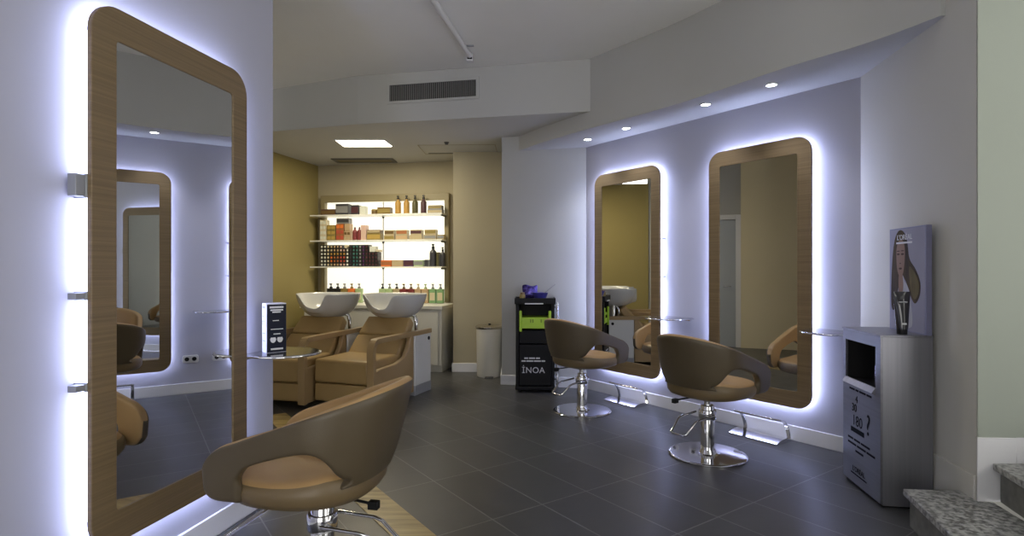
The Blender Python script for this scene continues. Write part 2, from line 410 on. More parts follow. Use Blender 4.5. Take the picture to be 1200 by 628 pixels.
# fixing brackets on the outer edge of the left mirror
for z, hh, l in ((1.603, .040, 'square grey bracket high beside the left mirror'), (1.205, .012, 'thin grey bracket halfway up beside the left mirror'), (.875, .012, 'thin grey bracket low beside the left mirror')):
    b = MB(); b.box(-.006, .03, .014, .05, -hh, hh); b.box(-.016, -.006, .0, .055, -hh - .004, hh + .004)
    o = b.build('wall_bracket', 'plinth', bevel=.002, loc=pt(A(UA - MW / 2 - .012, 0), z), rotz=yaw_from_normal(A_N) + PI)
    o.rotation_euler = (0, 0, yaw_from_normal(A_N)); tag(o, l, 'bracket', 'mirror brackets on the left wall')
for i, z in enumerate((1.59, 1.235)):
    b = MB(); b.box(-.012, .010, .0, .05, -.006, .006)
    o = b.build('wall_bracket', 'plinth', bevel=.002, loc=pt(B(U2 + MW / 2 + .0, 0), z), rotz=yaw_from_normal(B_N))
    tag(o, ('upper' if i == 0 else 'lower') + ' small bracket at the right edge of the middle mirror', 'bracket', 'small brackets on the right wall')

# half-round glass shelves beside the mirrors
def make_shelf(label):
    t = thing('side_shelf', label, 'shelf', (0, 0, 0), 0, 'round glass shelves beside the mirrors')
    R = .175
    pts = [(-R * .9, -R)] + [(R * math.cos(a), R * math.sin(a)) for a in [(-PI / 2 + .0) + PI * 1.0 * k / 24 for k in range(25)]] + [(-R * .9, R)]
    pts = [(x, y) for x, y in pts]
    MB().prism([(x * 1.0, y) for x, y in pts], 0, .012).build('shelf_plate', 'glass_tray', t, bevel=.003)
    m = MB(); m.box(-R * .9, -R * .78, -R * .9, R * .9, -.016, .0)
    m.build('wall_rail', 'chrome', t, bevel=.002)
    e = [(x * 1.02, y * 1.02, .004) for x, y in pts]
    MB().tube(e, .006, 8).build('edge_band', 'chrome', t, smooth=True)
    return t
R90 = .175 * .9
sA = make_shelf('round glass shelf holding the black leaflet box beside the left mirror')
sA.location = pt(A(2.80, R90 + .015), .846); sA.rotation_euler = (0, 0, math.atan2(A_N.y, A_N.x))
zs = .858
placed(sA, pt(B(-1.965, R90 + .015), zs), math.atan2(B_N.y, B_N.x), 'round glass shelf on the right wall beside the steel display cabinet')
placed(sA, pt(B(-3.39, R90 + .015), zs), math.atan2(B_N.y, B_N.x), 'round glass shelf between the two mirrors of the right wall')

# sockets between the mirrors of the right wall
for i, u in enumerate((-3.19, -3.47)):
    t = thing('wall_socket', ('nearer' if i == 0 else 'farther') + ' double power socket low between the right wall mirrors', 'socket', pt(B(u, 0), .36), yaw_from_normal(B_N), 'double sockets on the right wall')
    MB().prism(rrect(-.075, .075, -.04, .04, .02), 0, .012, XZ).build('plate', 'ped_white', t, bevel=.003)
    for x in (-.034, .034): MB().prism([(x + .022 * math.cos(2 * PI * k / 16), .022 * math.sin(2 * PI * k / 16)) for k in range(16)], .010, .0135, XZ).build('outlet', 'matt_black', t)

# ------------------------------------------------------------------ styling chair
def chair_shell():
    XF = .33
    XB = [(.40, -.165), (.46, -.215), (.507, -.262), (.56, -.287), (.62, -.305), (.71, -.328), (.87, -.372), (1, -.40)]
    def interp(P, q):
        if q <= P[0][0]: return P[0][1]
        for (a, b), (c, d) in zip(P, P[1:]):
            if q <= c: return b + (d - b) * (q - a) / (c - a)
        return P[-1][1]
    def plan(t, z):
        """t in [-1,1] from one arm tip round the back to the other"""
        tau = max(0, min(1.05, (z - .43) / .45)); s = abs(t)
        xb = interp(XB, z); w = .278 + .048 * min(tau, .6); x0 = -.05
        if s < .5:
            a = s / .5 * PI / 2; x = x0 + (xb - x0) * math.cos(a) ** .9; y = w * math.sin(a) ** .95
        else:
            k = (s - .5) / .5; x = x0 + (XF - x0) * k; y = w * (1 - .03 * k * k)
        return x, (y if t >= 0 else -y)
    def ztop(x):
        z = .88 - .215 * (x + .38) / .60
        if x > .20:
            k = (x - .20) / .13; z = .672 - .03 * k - .085 * (1 - math.sqrt(max(0, 1 - k * k)))
        return z
    def zbot(x):
        z = .445 if x > -.10 else .445 + .058 * min(1, (-.10 - x) / .11)
        if x > .20:
            k = max(0, (x - .26) / .07); z = .446 + .045 * (1 - math.sqrt(max(0, 1 - k * k)))
        return z
    HX0, HX1 = .175, -.215
    hiP = [(0, .535), (.03, .566), (.10, .588), (.25, .608), (.45, .630), (.62, .645), (.72, .645), (.80, .625), (.86, .592), (.92, .552), (1, .522)]
    loP = [(0, .535), (.03, .498), (.09, .468), (.18, .456), (.4, .452), (.70, .458), (.85, .488), (.94, .508), (1, .522)]
    n = 36; ts = []
    for i in range(-n, n + 1): ts.append(i / n)
    UP, LO = 6, 3
    verts = []; faces = []
    def col(t):
        x, _ = plan(t, .52)
        zt, zb = ztop(plan(t, .75)[0]), zbot(x)
        if abs(t) > .98: zt, zb = min(zt, .60), max(zb, .50)
        if HX1 < x < HX0 and abs(t) > .08:
            q = (HX0 - x) / (HX0 - HX1); return zb, interp(loP, q), interp(hiP, q), zt
        m = .535 if x >= HX0 else .522
        m = max(m, zb + .012)
        return zb, m, m, zt
    lo = []; up = []; holes = []
    for t in ts:
        zb, ml, mh, zt = col(t)
        cl = []; cu = []; holes.append(mh - ml > .03)
        for k in range(LO + 1):
            z = zb + (ml - zb) * k / LO; x, y = plan(t, z)
            if mh - ml > .002: y *= 1 - .10 * min(1, (mh - ml) / .07)
            verts.append((x, y, z)); cl.append(len(verts) - 1)
        for k in range(UP + 1):
            z = mh + (zt - mh) * k / UP; x, y = plan(t, z)
            if k == 0 and abs(mh - ml) < 1e-6: cu.append(cl[-1]); continue
            verts.append((x, y, z)); cu.append(len(verts) - 1)
        lo.append(cl); up.append(cu)
    for i in range(len(ts) - 1):
        for G, N in ((lo, LO), (up, UP)):
            if G is lo and ((holes[i] and holes[i + 1]) or ((holes[i] or holes[i + 1]) and plan(ts[i], .52)[0] < 0)): continue
            for k in range(N):
                faces.append((G[i][k], G[i][k + 1], G[i + 1][k + 1], G[i + 1][k]))
    return verts, faces
def make_chair(label):
    t = thing('styling_chair', label, 'chair', (0, 0, 0), 0, 'styling chairs with a one-piece wrap-around shell')
    v, f = chair_shell()
    me = bpy.data.meshes.new('shell'); me.from_pydata(v, [], f)
    bm = bmesh.new(); bm.from_mesh(me); bmesh.ops.recalc_face_normals(bm, faces=bm.faces)
    # make the normals point away from the sitter
    c = Vector((0, 0, .6)); sgn = sum((fc.normal.dot(fc.calc_center_median() - c)) for fc in bm.faces)
    if sgn < 0: bmesh.ops.reverse_faces(bm, faces=bm.faces)
    bm.to_mesh(me); bm.free()
    me.materials.append(M['taupe']); me.materials.append(M['tan'])
    o = bpy.data.objects.new('shell', me); COL.objects.link(o); o.parent = t
    s = o.modifiers.new('sol', 'SOLIDIFY'); s.thickness = .048; s.offset = -1; s.use_rim = True; s.material_offset = 1; s.material_offset_rim = 1
    nf = len(me.polygons)
    m2 = bpy.data.meshes.new_from_object(o.evaluated_get(bpy.context.evaluated_depsgraph_get()))
    o.modifiers.remove(s); o.data = m2; me = m2; m2.name = 'shell'
    for p in me.polygons:                      # the padding wraps the top edge only; the openings are edged like the outside
        if p.index >= 2 * nf and p.center.z < .88 - .215 * (p.center.x + .38) / .60 - .05: p.material_index = 0
    q = o.modifiers.new('sub', 'SUBSURF'); q.levels = 1; q.render_levels = 2
    me.polygons.foreach_set('use_smooth', [True] * len(me.polygons))
    # piping along the top edge
    # seat: tan cushion, and a pan darkened for the shade on its sides
    def ringpts(k, z, cx=.043): 
        P = []
        for i in range(48):
            a = 2 * PI * i / 48; e = 2 / 2.5
            ca, sa = math.cos(a), math.sin(a)
            P.append((cx + .285 * k * math.copysign(abs(ca) ** e, ca), .284 * k * math.copysign(abs(sa) ** e, sa), z))
        return P
    def stack(rings):
        m = MB(); vs = [p for r in rings for p in r]; n = 48; fs = []
        for j in range(len(rings) - 1):
            for i in range(n): fs.append((j * n + i, j * n + (i + 1) % n, (j + 1) * n + (i + 1) % n, (j + 1) * n + i))
        fs.append(tuple(range(n - 1, -1, -1))); fs.append(tuple((len(rings) - 1) * n + i for i in range(n)))
        vs = [(x, y, z + (.030 * min(1, (.08 - x) / .22) ** 2 * max(0, (z - .47) / .06) if x < .08 else 0)) for x, y, z in vs]
        return m.add(vs, fs)
    stack([ringpts(.55, .416), ringpts(.80, .421), ringpts(.93, .434), ringpts(.985, .456), ringpts(1.0, .485), ringpts(.98, .502), ringpts(.945, .512)]).build('seat_pan', 'seat_side_shaded', t, smooth=True)
    stack([ringpts(.945, .512), ringpts(.92, .519), ringpts(.86, .525), ringpts(.72, .529), ringpts(.45, .531), ringpts(.15, .532)]).build('seat_cushion', 'tan', t, smooth=True)
    MB().lathe([(.0, 0), (.255, 0), (.266, .004), (.266, .009), (.261, .0135), (.255, .0148), (.248, .0150), (.09, .0154), (.075, .0156), (.060, .020), (.05, .045), (0, .045)], 56).build('base', 'chrome', t, smooth=True)
    MB().lathe([(.0, .03), (.046, .03), (.046, .345), (.040, .355), (0, .355)], 28).build('column', 'chrome', t, smooth=True)
    MB().lathe([(0, .34), (.024, .34), (.024, .40), (.07, .405), (.07, .42), (0, .42)], 24).build('piston', 'chrome', t, smooth=True)
    c_ = MB(); c_.box(-.11, .11, -.08, .08, .402, .424); c_.build('mounting_plate', 'black', t, bevel=.004)
    MB().lathe([(0, .255), (.056, .255), (.060, .262), (.060, .315), (.056, .322), (0, .322)], 28).build('collar', 'chrome', t, smooth=True)
    W = .075
    pd = [(-.03, W, .295), (-.19, W, .285), (-.225, W * .95, .275), (-.31, W * .8, .205), (-.318, W * .6, .198), (-.318, -W * .6, .198), (-.31, -W * .8, .205), (-.225, -W * .95, .275), (-.19, -W, .285), (-.03, -W, .295)]
    MB().tube(pd, .0075, 10).build('pump_pedal', 'chrome', t, smooth=True)
    lv = MB(); lv.tube([(-.10, .05, .41), (-.22, .07, .405), (-.25, .075, .40)], .006, 8); lv.box(-.275, -.235, .06, .09, .385, .415); lv.build('height_lever', 'black', t, bevel=.003)
    return t
ch = make_chair('nearest brown styling chair, its side turned, before the left mirror')
aA = math.atan2(-A_N.y, -A_N.x); aB = math.atan2(-B_N.y, -B_N.x)
ch.location = (-.766, 2.30, 0); ch.rotation_euler = (0, 0, aA)
placed(ch, (1.372, 3.996, 0), aB, 'brown styling chair facing the mirror nearest the steel display cabinet')
placed(ch, (.645, 5.235, 0), aB + .06, 'brown styling chair standing right beside the black trolley')

# chrome footrests on the floor before each mirror
def make_footrest(label):
    t = thing('footrest', label, 'footrest', (0, 0, 0), 0, 'chrome footrests under the mirrors')
    L = .40
    prof = [(-.0 + .235 * k / 10, .012 + .022 * math.sin(PI * k / 10)) for k in range(11)]
    poly = [(y, z) for y, z in prof] + [(.235, 0), (0, 0)]
    mx = frame_mtx((-L / 2, 0, 0), (0, 1, 0), (0, 0, 1), (1, 0, 0))
    MB().prism(poly, 0, L, mx).build('base_plate', 'chrome', t, smooth=True)
    for x in (-L / 2 + .02, L / 2 - .02):
        path = [(x, .03 + .135 * (k / 10) ** 1.7, .015 + .158 * math.sin(PI / 2 * k / 10)) for k in range(11)]
        MB().band(path, (.03, 0, 0), .012).build('upright', 'chrome', t, bevel=.003)
    MB().tube([(-L / 2 + .01, .168, .174), (L / 2 - .01, .168, .174)], .009, 10).build('foot_bar', 'chrome', t, smooth=True)
    return t
fr = make_footrest('curved chrome footrest under the mirror nearest the display cabinet')
fr.location = pt(B(U1 + .075, .016)); fr.rotation_euler = (0, 0, yaw_from_normal(B_N))
placed(fr, pt(B(U2 + .085, .016)), yaw_from_normal(B_N), 'curved chrome footrest under the mirror beside the black trolley')

fl_ = MB().prism([(-.016, 0), (.016, 0), (.012, .012), (0, .018), (-.012, .012)], -.9, .0, frame_mtx((0, 0, 0), (0, 1, 0), (0, 0, 1), (1, 0, 0)))
tag(fl_.build('floor_rail', 'chrome', loc=pt(A(2.90, .062)), rotz=math.atan2(A_D.y, A_D.x), smooth=True), 'slim chrome rail on the floor along the left wall skirting', 'rail')
# leaflet box on the left shelf
lb = thing('leaflet_box', 'tall black and white leaflet box standing on the round glass shelf', 'box', (*A(2.765, .140), .8585), .72)
b = MB().use('card_white'); b.box(-.052, .052, 0, .07, 0, .262)
b.build('carton', None, lb, bevel=.001)
b = MB(); b.box(-.049, .051, -.0015, .0, .002, .256); b.build('front_panel', 'card_navy', lb)
for x0, x1, z0, z1 in ((-.036, .036, .236, .246), (-.032, .034, .222, .230), (-.022, .022, .212, .219), (-.02, .012, .168, .172), (-.03, .034, .122, .126), (-.016, .020, .096, .101), (-.03, .034, .014, .023)):
    MB().box(x0, x1, -.003, -.001, z0, z1).build('text_line', 'ink_white', lb)
for x in (-.018, .018):
    pr = MB(); pr.prism([(x + .015 * math.cos(PI + PI * k / 10), .072 + .020 * math.sin(PI + PI * k / 10)) for k in range(11)], -.003, -.001, XZ)
    pr.prism([(x - .015, .0715), (x + .015, .0715), (x + .012, .080), (x - .012, .080)], -.003, -.001, XZ)
    pr.build('printed_cup', 'ink_white', lb)
for z0, z1 in ((.235, .247), (.19, .194), (.165, .169), (.15, .153), (.10, .104), (.06, .064)): MB().box(-.0535, -.0515, .02, .055, z0, z1).build('text_line', 'plinth', lb)

# ------------------------------------------------------------------ wash units
def make_wash(label, sides=(-1, 1)):
    t = thing('wash_unit', label, 'wash chair', (0, 0, 0), 0, 'backwash chairs with basins')
    MB().box(-.60, .0, -.298, .298, .235, .455).build('seat', 'wash_tan', t, bevel=.028, seg=4)
    MB().box(-.58, -.008, -.298, .298, .06, .228).build('seat_base', 'wash_tan', t, bevel=.015, seg=3)
    # reclined back in two padded sections
    def sec(y0a, y1a, s0, s1, th):
        d = Vector((-.34, 0, .36)).normalized(); n = Vector((d.z, 0, -d.x)); o = Vector((-.50, 0, .44)); m = MB(); vs = []
        for s_, hw in ((s0, y0a), (s1, y1a)):
            for k in (0, -th):
                for sy in (-1, 1): p = o + d * s_ + n * k; vs.append((p.x, sy * hw, p.z))
        return m.add(vs, [(0, 1, 3, 2), (4, 6, 7, 5), (0, 4, 5, 1), (2, 3, 7, 6), (0, 2, 6, 4), (1, 5, 7, 3)])
    sec(.295, .285, .0, .255, .11).build('backrest', 'wash_tan', t, bevel=.022, seg=3)
    sec(.285, .262, .262, .50, .11).build('headrest', 'wash_tan', t, bevel=.022, seg=3)
    MB().box(-.80, -.55, -.27, .27, .06, .50).build('back_body', 'matt_black', t, bevel=.02)
    for s in sides:
        y = s * .338
        path = [(-.005, .04), (-.005, .40), (0, .52), (-.010, .585), (-.045, .628), (-.10, .640), (-.5, .640), (-1.10, .640)]
        P = [(x, y, z) for x, z in catm(path)]
        MB().band(P, (0, .07, 0), .046).build('armrest', 'wash_wood', t, bevel=.010, seg=3)
        lp = [(-.03, .04), (-.03, .36), (-.10, .375), (-.40, .385), (-.55, .42), (-.63, .52), (-.67, .62), (-.73, .62), (-.73, .04)]
        MB().prism(lp, y - .025, y + .025, XZ).build('side_panel', 'wash_wood', t, bevel=.01)
    pd = MB().box(-1.08, -.74, .20, .372, .10, .616).build('pedestal', 'ped_white', t, bevel=.006)
    MB().box(-1.082, -.738, .198, .374, .0, .10).build('plinth', 'plinth', t, bevel=.004)
    MB().lathe([(0, 0), (.02, 0), (.02, .006), (0, .006)], 16).build('button', 'black', pd).matrix_local = frame_mtx((-1.03, .372, .565), (1, 0, 0), (0, 0, 1), (0, 1, 0))
    # basin: bowl with a scooped neck rest
    m = MB(); seg = 56
    prof = [(.42, 0.0, 0), (.62, .03, 0), (.80, .085, .2), (.93, .165, .7), (1.0, .255, 1), (.985, .268, 1), (.95, .262, 1), (.88, .19, .75), (.72, .095, .25), (.45, .055, 0), (.12, .050, 0)]
    vs = []; fs = []
    for k in range(seg):
        a = 2 * PI * k / seg
        sg = (a + PI) % (2 * PI) - PI; da = abs(sg)
        notch = 1 / (1 + math.exp((da - .36) / (.022 if sg > 0 else .10)))
        egg = 1 + .06 * math.cos(a)
        for r, z, wt in prof:
            zz = z - .150 * notch * wt * (1 if z > .1 else .6)
            rr = r * (1 - .03 * notch * wt)
            vs.append((-.96 + .330 * rr * egg * math.cos(a), .352 * rr * math.sin(a), .775 + zz))
    n = len(prof)
    for k in range(seg):
        k2 = (k + 1) % seg
        for i in range(n - 1): fs.append((k * n + i, k2 * n + i, k2 * n + i + 1, k * n + i + 1))
    fs.append(tuple(k * n for k in range(seg))); fs.append(tuple(k * n + n - 1 for k in range(seg)))
    m.add(vs, fs); bs = m.build('basin', 'porcelain', t, sub=1)
    MB().tube([(-.96, 0, .60), (-.96, 0, .79)], .07, 16).build('basin_post', 'steel', t, smooth=True)
    fa = MB(); fa.tube([(-.99, .24, .64), (-.99, .24, .74), (-.985, .225, .80), (-.97, .20, .81)], .018, 10)
    fa.tube([(-.93, .27, .64), (-.925, .285, .70), (-.93, .29, .76), (-.955, .255, .805)], .010, 8)
    fa.build('mixer_tap', 'chrome', t, smooth=True)
    MB().box(-1.05, -.82, -.2, .3, .595, .615).build('basin_arm', 'dark_metal', t, bevel=.004)
    return t
def catm(P): return [tuple(p) for p in catmull(P, 5)]
wu = make_wash('tan backwash chair with grey basin, the right one near the white counter', (1,))
fdir = math.atan2(-.94, -.34)
wu.location = (-1.60, 5.30, 0); wu.rotation_euler = (0, 0, fdir)
wl = make_wash('tan backwash chair with grey basin, the left one beside the yellow wall')
wl.location = (-2.285, 5.40, 0); wl.rotation_euler = (0, 0, fdir + .085)

# ------------------------------------------------------------------ counter cabinets under the product shelves
CO = Vector((-.885, 7.165))
caz = math.atan2(FA.y, FA.x)              # local x along the wall to the left, local y = ... away from viewer
def cab(i, lab):
    w = .625
    o = CO + FA * (w * i)
    t = thing('base_cabinet', lab, 'cabinet', (o.x, o.y, 0), caz, 'white base cabinets under the product shelves')
    # local -y is towards the wall (FA rotated +90deg points to the viewer)
    b = MB(); b.box(.002, w - .002, -.66, 0, .09, .80); b.build('carcass', 'cab_white', t, bevel=.003)
    b = MB(); b.box(.01, w - .01, -.64, -.05, 0, .09); b.build('toe_kick', 'cab_white', t)
    b = MB(); b.box(.045 if i == 0 else .005, w - .005, 0, .018, .10, .795); dr = b.build('door', 'cab_white', t, bevel=.003)
    return t
cab(0, 'white base cabinet at the right end under the product shelves')
cab(1, 'white base cabinet in the middle behind the right wash basin')
cab(2, 'white base cabinet at the left end behind the left wash basin')
ct = MB(); ct.box(-.015, 1.93, -.705, .03, .80, .845)
tag(ct.build('worktop', 'cab_white', bevel=.004, loc=(CO.x, CO.y, 0), rotz=caz), 'long white worktop on the cabinets below the product shelves', 'worktop')

# ------------------------------------------------------------------ backlit product shelving
def Fp(a, out, z): v = F0 + FA * a + FN * out; return (v.x, v.y, z)
sh = thing('shelving_unit', 'backlit product shelving unit with olive frame on the far wall', 'shelves', Fp(0, 0, .85), caz)
def fb(a0, a1, o0, o1, z0, z1, m=None): 
    m = m or MB(); return m.box(a0, a1, o0, o1, z0 - .85, z1 - .85)
b = MB(); fb(.055, 1.95, 0, .085, 2.262, 2.355, b); fb(.055, .115, 0, .085, .86, 2.262, b); fb(1.885, 1.95, 0, .085, .86, 2.262, b)
b.build('frame', 'olive_frame', sh, bevel=.004)
fb(.115, 1.885, .002, .012, .86, 2.262).build('light_panel', 'lightbox', sh)
SZ = [2.062, 1.708, 1.345]
for z in SZ:
    fb(.085, 2.0, .012, .29, z - .018, z).build('shelf', 'shelf_glass', sh, bevel=.002)
rods = MB()
for z0, z1 in ((2.065, 2.25), (1.71, 2.035), (1.35, 1.68), (.88, 1.32)):
    rods = MB(); rods.tube([(1.01, .065, z0 - .85), (1.01, .065, z1 - .85)], .006, 8)
    if z1 < 2.2: rods.lathe([(0, z1 - .85 - .012), (.017, z1 - .85 - .012), (.017, z1 - .85 + .012), (0, z1 - .85 + .012)], 12, 1.01, .065)
    rods.build('support_rod', 'dark_metal', sh, smooth=True)
for z in SZ:
    for a in (.10, ):
        k = MB(); k.tube([(a, .012, z - .85 - .03), (a, .26, z - .85 - .03)], .012, 8); k.build('bracket', 'dark_metal', sh, smooth=True)

def a_of(px, out):
    """place along the shelf that stands at a given bearing from the entrance"""
    s = (px - 600) / 667.0
    o = F0 + FN * out          # o + FA*a : x = s*y
    return (s * o.y - o.x) / (FA.x - s * FA.y)
def cmat(key, c, rough=.4):
    if key not in M: M[key] = mat(key, c, rough)
    return key
CM = {'maroon': (.05, .018, .022), 'charcoal': (.025, .025, .03), 'grey': (.15, .15, .15), 'pale': (.42, .43, .38), 'brown': (.09, .055, .02),
      'olive': (.16, .12, .035), 'amber': (.26, .15, .035), 'dark_green': (.05, .045, .015), 'dark_plum': (.045, .02, .025), 'beige': (.28, .23, .14),
      'cream': (.40, .35, .24), 'yellow': (.28, .19, .05), 'red': (.28, .05, .03), 'orange': (.45, .11, .02), 'dark_red': (.12, .02, .02), 'pink': (.40, .28, .23),
      'purple': (.05, .015, .06), 'pale_green': (.25, .33, .17), 'green': (.13, .24, .11), 'tan_': (.30, .21, .12), 'black_': (.012, .012, .013), 'rust': (.22, .08, .03), 'teal': (.03, .10, .09)}
for k, c in CM.items(): cmat('p_' + k, c if k == 'black_' else tuple(min(.7, x * 1.55) for x in c))
CM_NAME = {'tan_': 'tan', 'black_': 'black', 'dark_green': 'dark green', 'dark_plum': 'dark plum', 'dark_red': 'dark red', 'pale_green': 'pale green'}
def cname(k): return CM_NAME.get(k, k)
_cache = {}
def put(o, a, out, z, label, cat, group=None):
    o.location = Fp(a, out, z); o.rotation_euler = (0, 0, caz); return tag(o, label, cat, group)
def carton(px0, px1, z, h, key, label, out=.16, depth=.10, group=None, name='carton', lid=None, cat='box'):
    a0, a1 = a_of(px1, out), a_of(px0, out); w = (a1 - a0) * .97
    m = MB().use('p_' + key); m.box(-w / 2, w / 2, -depth / 2, depth / 2, 0, h)
    if lid:
        m.use('p_' + lid); m.box(-w / 2 + .004, w / 2 - .004, depth / 2, depth / 2 + .0015, h * .2, h * .8)
    o = m.build(name, None, bevel=.0025)
    return put(o, (a0 + a1) / 2, out, z, label, cat, group)
# --- top shelf
z = SZ[0] + .001
carton(378, 395, z, .085, 'maroon', 'long low maroon box at the left end of the top shelf', lid='brown')
carton(395, 410, z, .155, 'charcoal', 'dark box with a grey flank on the top shelf, second from left', lid='grey')
carton(413, 422, z, .135, 'charcoal', 'small charcoal box on the top shelf beside the clear tub', lid='maroon')
carton(423, 429.5, z, .12, 'pale', 'pale tub on the top shelf left of the gap', name='product_tub', cat='tub')
def jar(px0, px1, z, h, key, lidkey, label, out=.16, group=None):
    a0, a1 = a_of(px1, out), a_of(px0, out); r = (a1 - a0) / 2
    m = MB().use('p_' + key); m.lathe([(0, 0), (r, 0), (r, h * .68), (r * .96, h * .7)], 20)
    m.use('p_' + lidkey); m.lathe([(r * .96, h * .7), (r * 1.02, h * .72), (r * 1.02, h * .97), (r * .95, h), (0, h)], 20)
    return put(m.build('product_jar', None, smooth=True), (a0 + a1) / 2, out, z, label, 'jar', group)
jar(435.5, 442.5, z, .075, 'brown', 'olive', 'small brown jar on the top shelf beside the brown box')
carton(443.5, 459, z, .098, 'brown', 'wide brown box on the top shelf left of the amber bottle', lid='olive')
def bottle(px, wpx, z, h, key, capkey, label, out=.16, group=None, pump=True, square=False, depthk=1.0):
    a = a_of(px, out); r = abs(a_of(px + wpx / 2, out) - a); ck = (round(r, 4), h, key, capkey, pump, square)
    t = thing('product_bottle', label, 'bottle', Fp(a, out, z), caz, group)
    if ck in _cache:
        for c in _cache[ck]:
            q = c.copy(); COL.objects.link(q); q.parent = t
        return t
    if square:
        body = MB().prism(rrect(-r, r, -r * .62, r * .62, r * .3, 4), 0, h * .74).build('body', 'p_' + key, t, bevel=.006, seg=3)
        MB().prism(rrect(-r * .8, r * .8, r * .62, r * .62 + .001, .0004, 1), 0, .001).v
        lbm = MB(); lbm.box(-r * .72, r * .72, r * .62, r * .62 + .0012, h * .15, h * .55); lbm.build('paper_label', 'p_' + ('cream' if key not in ('black_', 'orange', 'dark_red') else 'grey'), t)
    else:
        body = MB().lathe([(0, 0), (r * .95, 0), (r, .006), (r, h * .58), (r * .9, h * .66), (r * .42, h * .74), (r * .38, h * .80), (0, h * .80)], 24).build('body', 'p_' + key, t, smooth=True)
    base = h * .74 if square else h * .80
    m = MB(); m.lathe([(0, base), (r * .42, base), (r * .42, base + h * .09), (r * .15, base + h * .10), (r * .15, h * .95), (0, h * .95)], 16)
    if pump: m.box(-r * .28, r * .28, -.008, .022, h * .93, h)
    m.build('cap', 'p_' + capkey, t, smooth=True)
    _cache[ck] = kids(t); return t
for px, key, l in ((466.5, 'amber', 'first amber pump bottle from left on the top shelf'), (476.5, 'amber', 'second amber pump bottle on the top shelf, beside a dark green one'),
                   (486.5, 'dark_green', 'dark green pump bottle on the top shelf between amber and plum bottles'), (496.5, 'dark_plum', 'dark plum pump bottle at the right of the four on the top shelf')):
    bottle(px, 6.6, z, .255, key, 'black_', l, group='pump bottles on the top shelf')
carton(502, 519.5, z, .055, 'grey', 'grey flat box at the right end of the top shelf, lower one', lid='beige')
carton(502.5, 519, z + .056, .055, 'grey', 'grey flat box at the right end of the top shelf, upper one', lid='olive')
# --- second shelf: left stacks
z = SZ[1] + .001
def small_stack(px0, cols, wpx, rows, h, keys, where, frame='cream'):
    for c in range(cols):
        for r in range(rows):
            k = keys[r % len(keys)] if isinstance(keys, list) else keys
            rowname = ['bottom', 'second', 'third', 'fourth', 'fifth', 'sixth'][r]
            colname = ['left', 'next', 'third'][c] if cols > 1 else 'only'
            carton(px0 + c * wpx, px0 + (c + 1) * wpx, z + r * (h + .0015), h, frame, f'small {cname(k)} carton, {rowname} row, {colname} column {where}', lid=k, group='small cartons stacked on the second shelf', name='colour_carton', out=.20)
small_stack(377, 2, 3.6, 4, .070, 'pale', 'of the leftmost second-shelf stack')
small_stack(385.2, 2, 4.8, 3, .070, 'yellow', 'of the second-shelf yellow stack', 'olive')
small_stack(395.8, 2, 4.4, 3, .075, ['red', 'red', 'orange'], 'of the second-shelf red stack', 'rust')
carton(396, 411, z + .232, .075, 'grey', 'grey box lying on top of the red stack on the second shelf', lid='charcoal', out=.20)
small_stack(405, 2, 3.6, 2, .062, ['beige', 'brown'], 'of the second-shelf brown stack', 'tan_')
carton(405.5, 411.8, z + .128, .10, 'tan_', 'tan box standing on the brown stack of the second shelf', out=.2)
for px in (416, 421.3): bottle(px, 5, z, .20, 'dark_red', 'maroon', ('left' if px < 418 else 'right') + ' of the two dark red bottles on the second shelf', group='dark red bottles on the second shelf', pump=False, out=.2)
carton(424.6, 430.5, z, .205, 'pink', 'tall pale pink box on the second shelf beside the dark red bottles', out=.2)
carton(431.5, 447.5, z, .09, 'olive', 'olive box, lower of the pair on the second shelf left of the rod', lid='yellow', out=.2)
carton(431.8, 447.2, z + .091, .048, 'brown', 'flat brown box, upper of the pair on the second shelf left of the rod', lid='beige', out=.2)
for i, (p0, p1, k1, k2) in enumerate(((451.3, 463.5, 'olive', 'brown'), (465, 479, 'tan_', 'rust'), (481.5, 496, 'beige', 'maroon'), (498, 512.5, 'grey', 'olive'))):
    wh = ['just right of the rod', 'second pair right of the rod', 'third pair right of the rod', 'fourth pair right of the rod'][i]
    carton(p0, p1, z, .068, 'beige', f'{cname(k1)} box, lower of the {wh} on the second shelf' if i else f'{cname(k1)} box, lower one of the pair {wh} on the second shelf', lid=k1, out=.16)
    carton(p0 + .6, p1 - .4, z + .070, .066, 'beige', f'{cname(k2)} box, upper of the {wh} on the second shelf' if i else f'{cname(k2)} box, upper one of the pair {wh} on the second shelf', lid=k2, out=.16)
carton(513.5, 521.5, z, .068, 'beige', 'single beige box at the right end of the second shelf', lid='grey', out=.16)
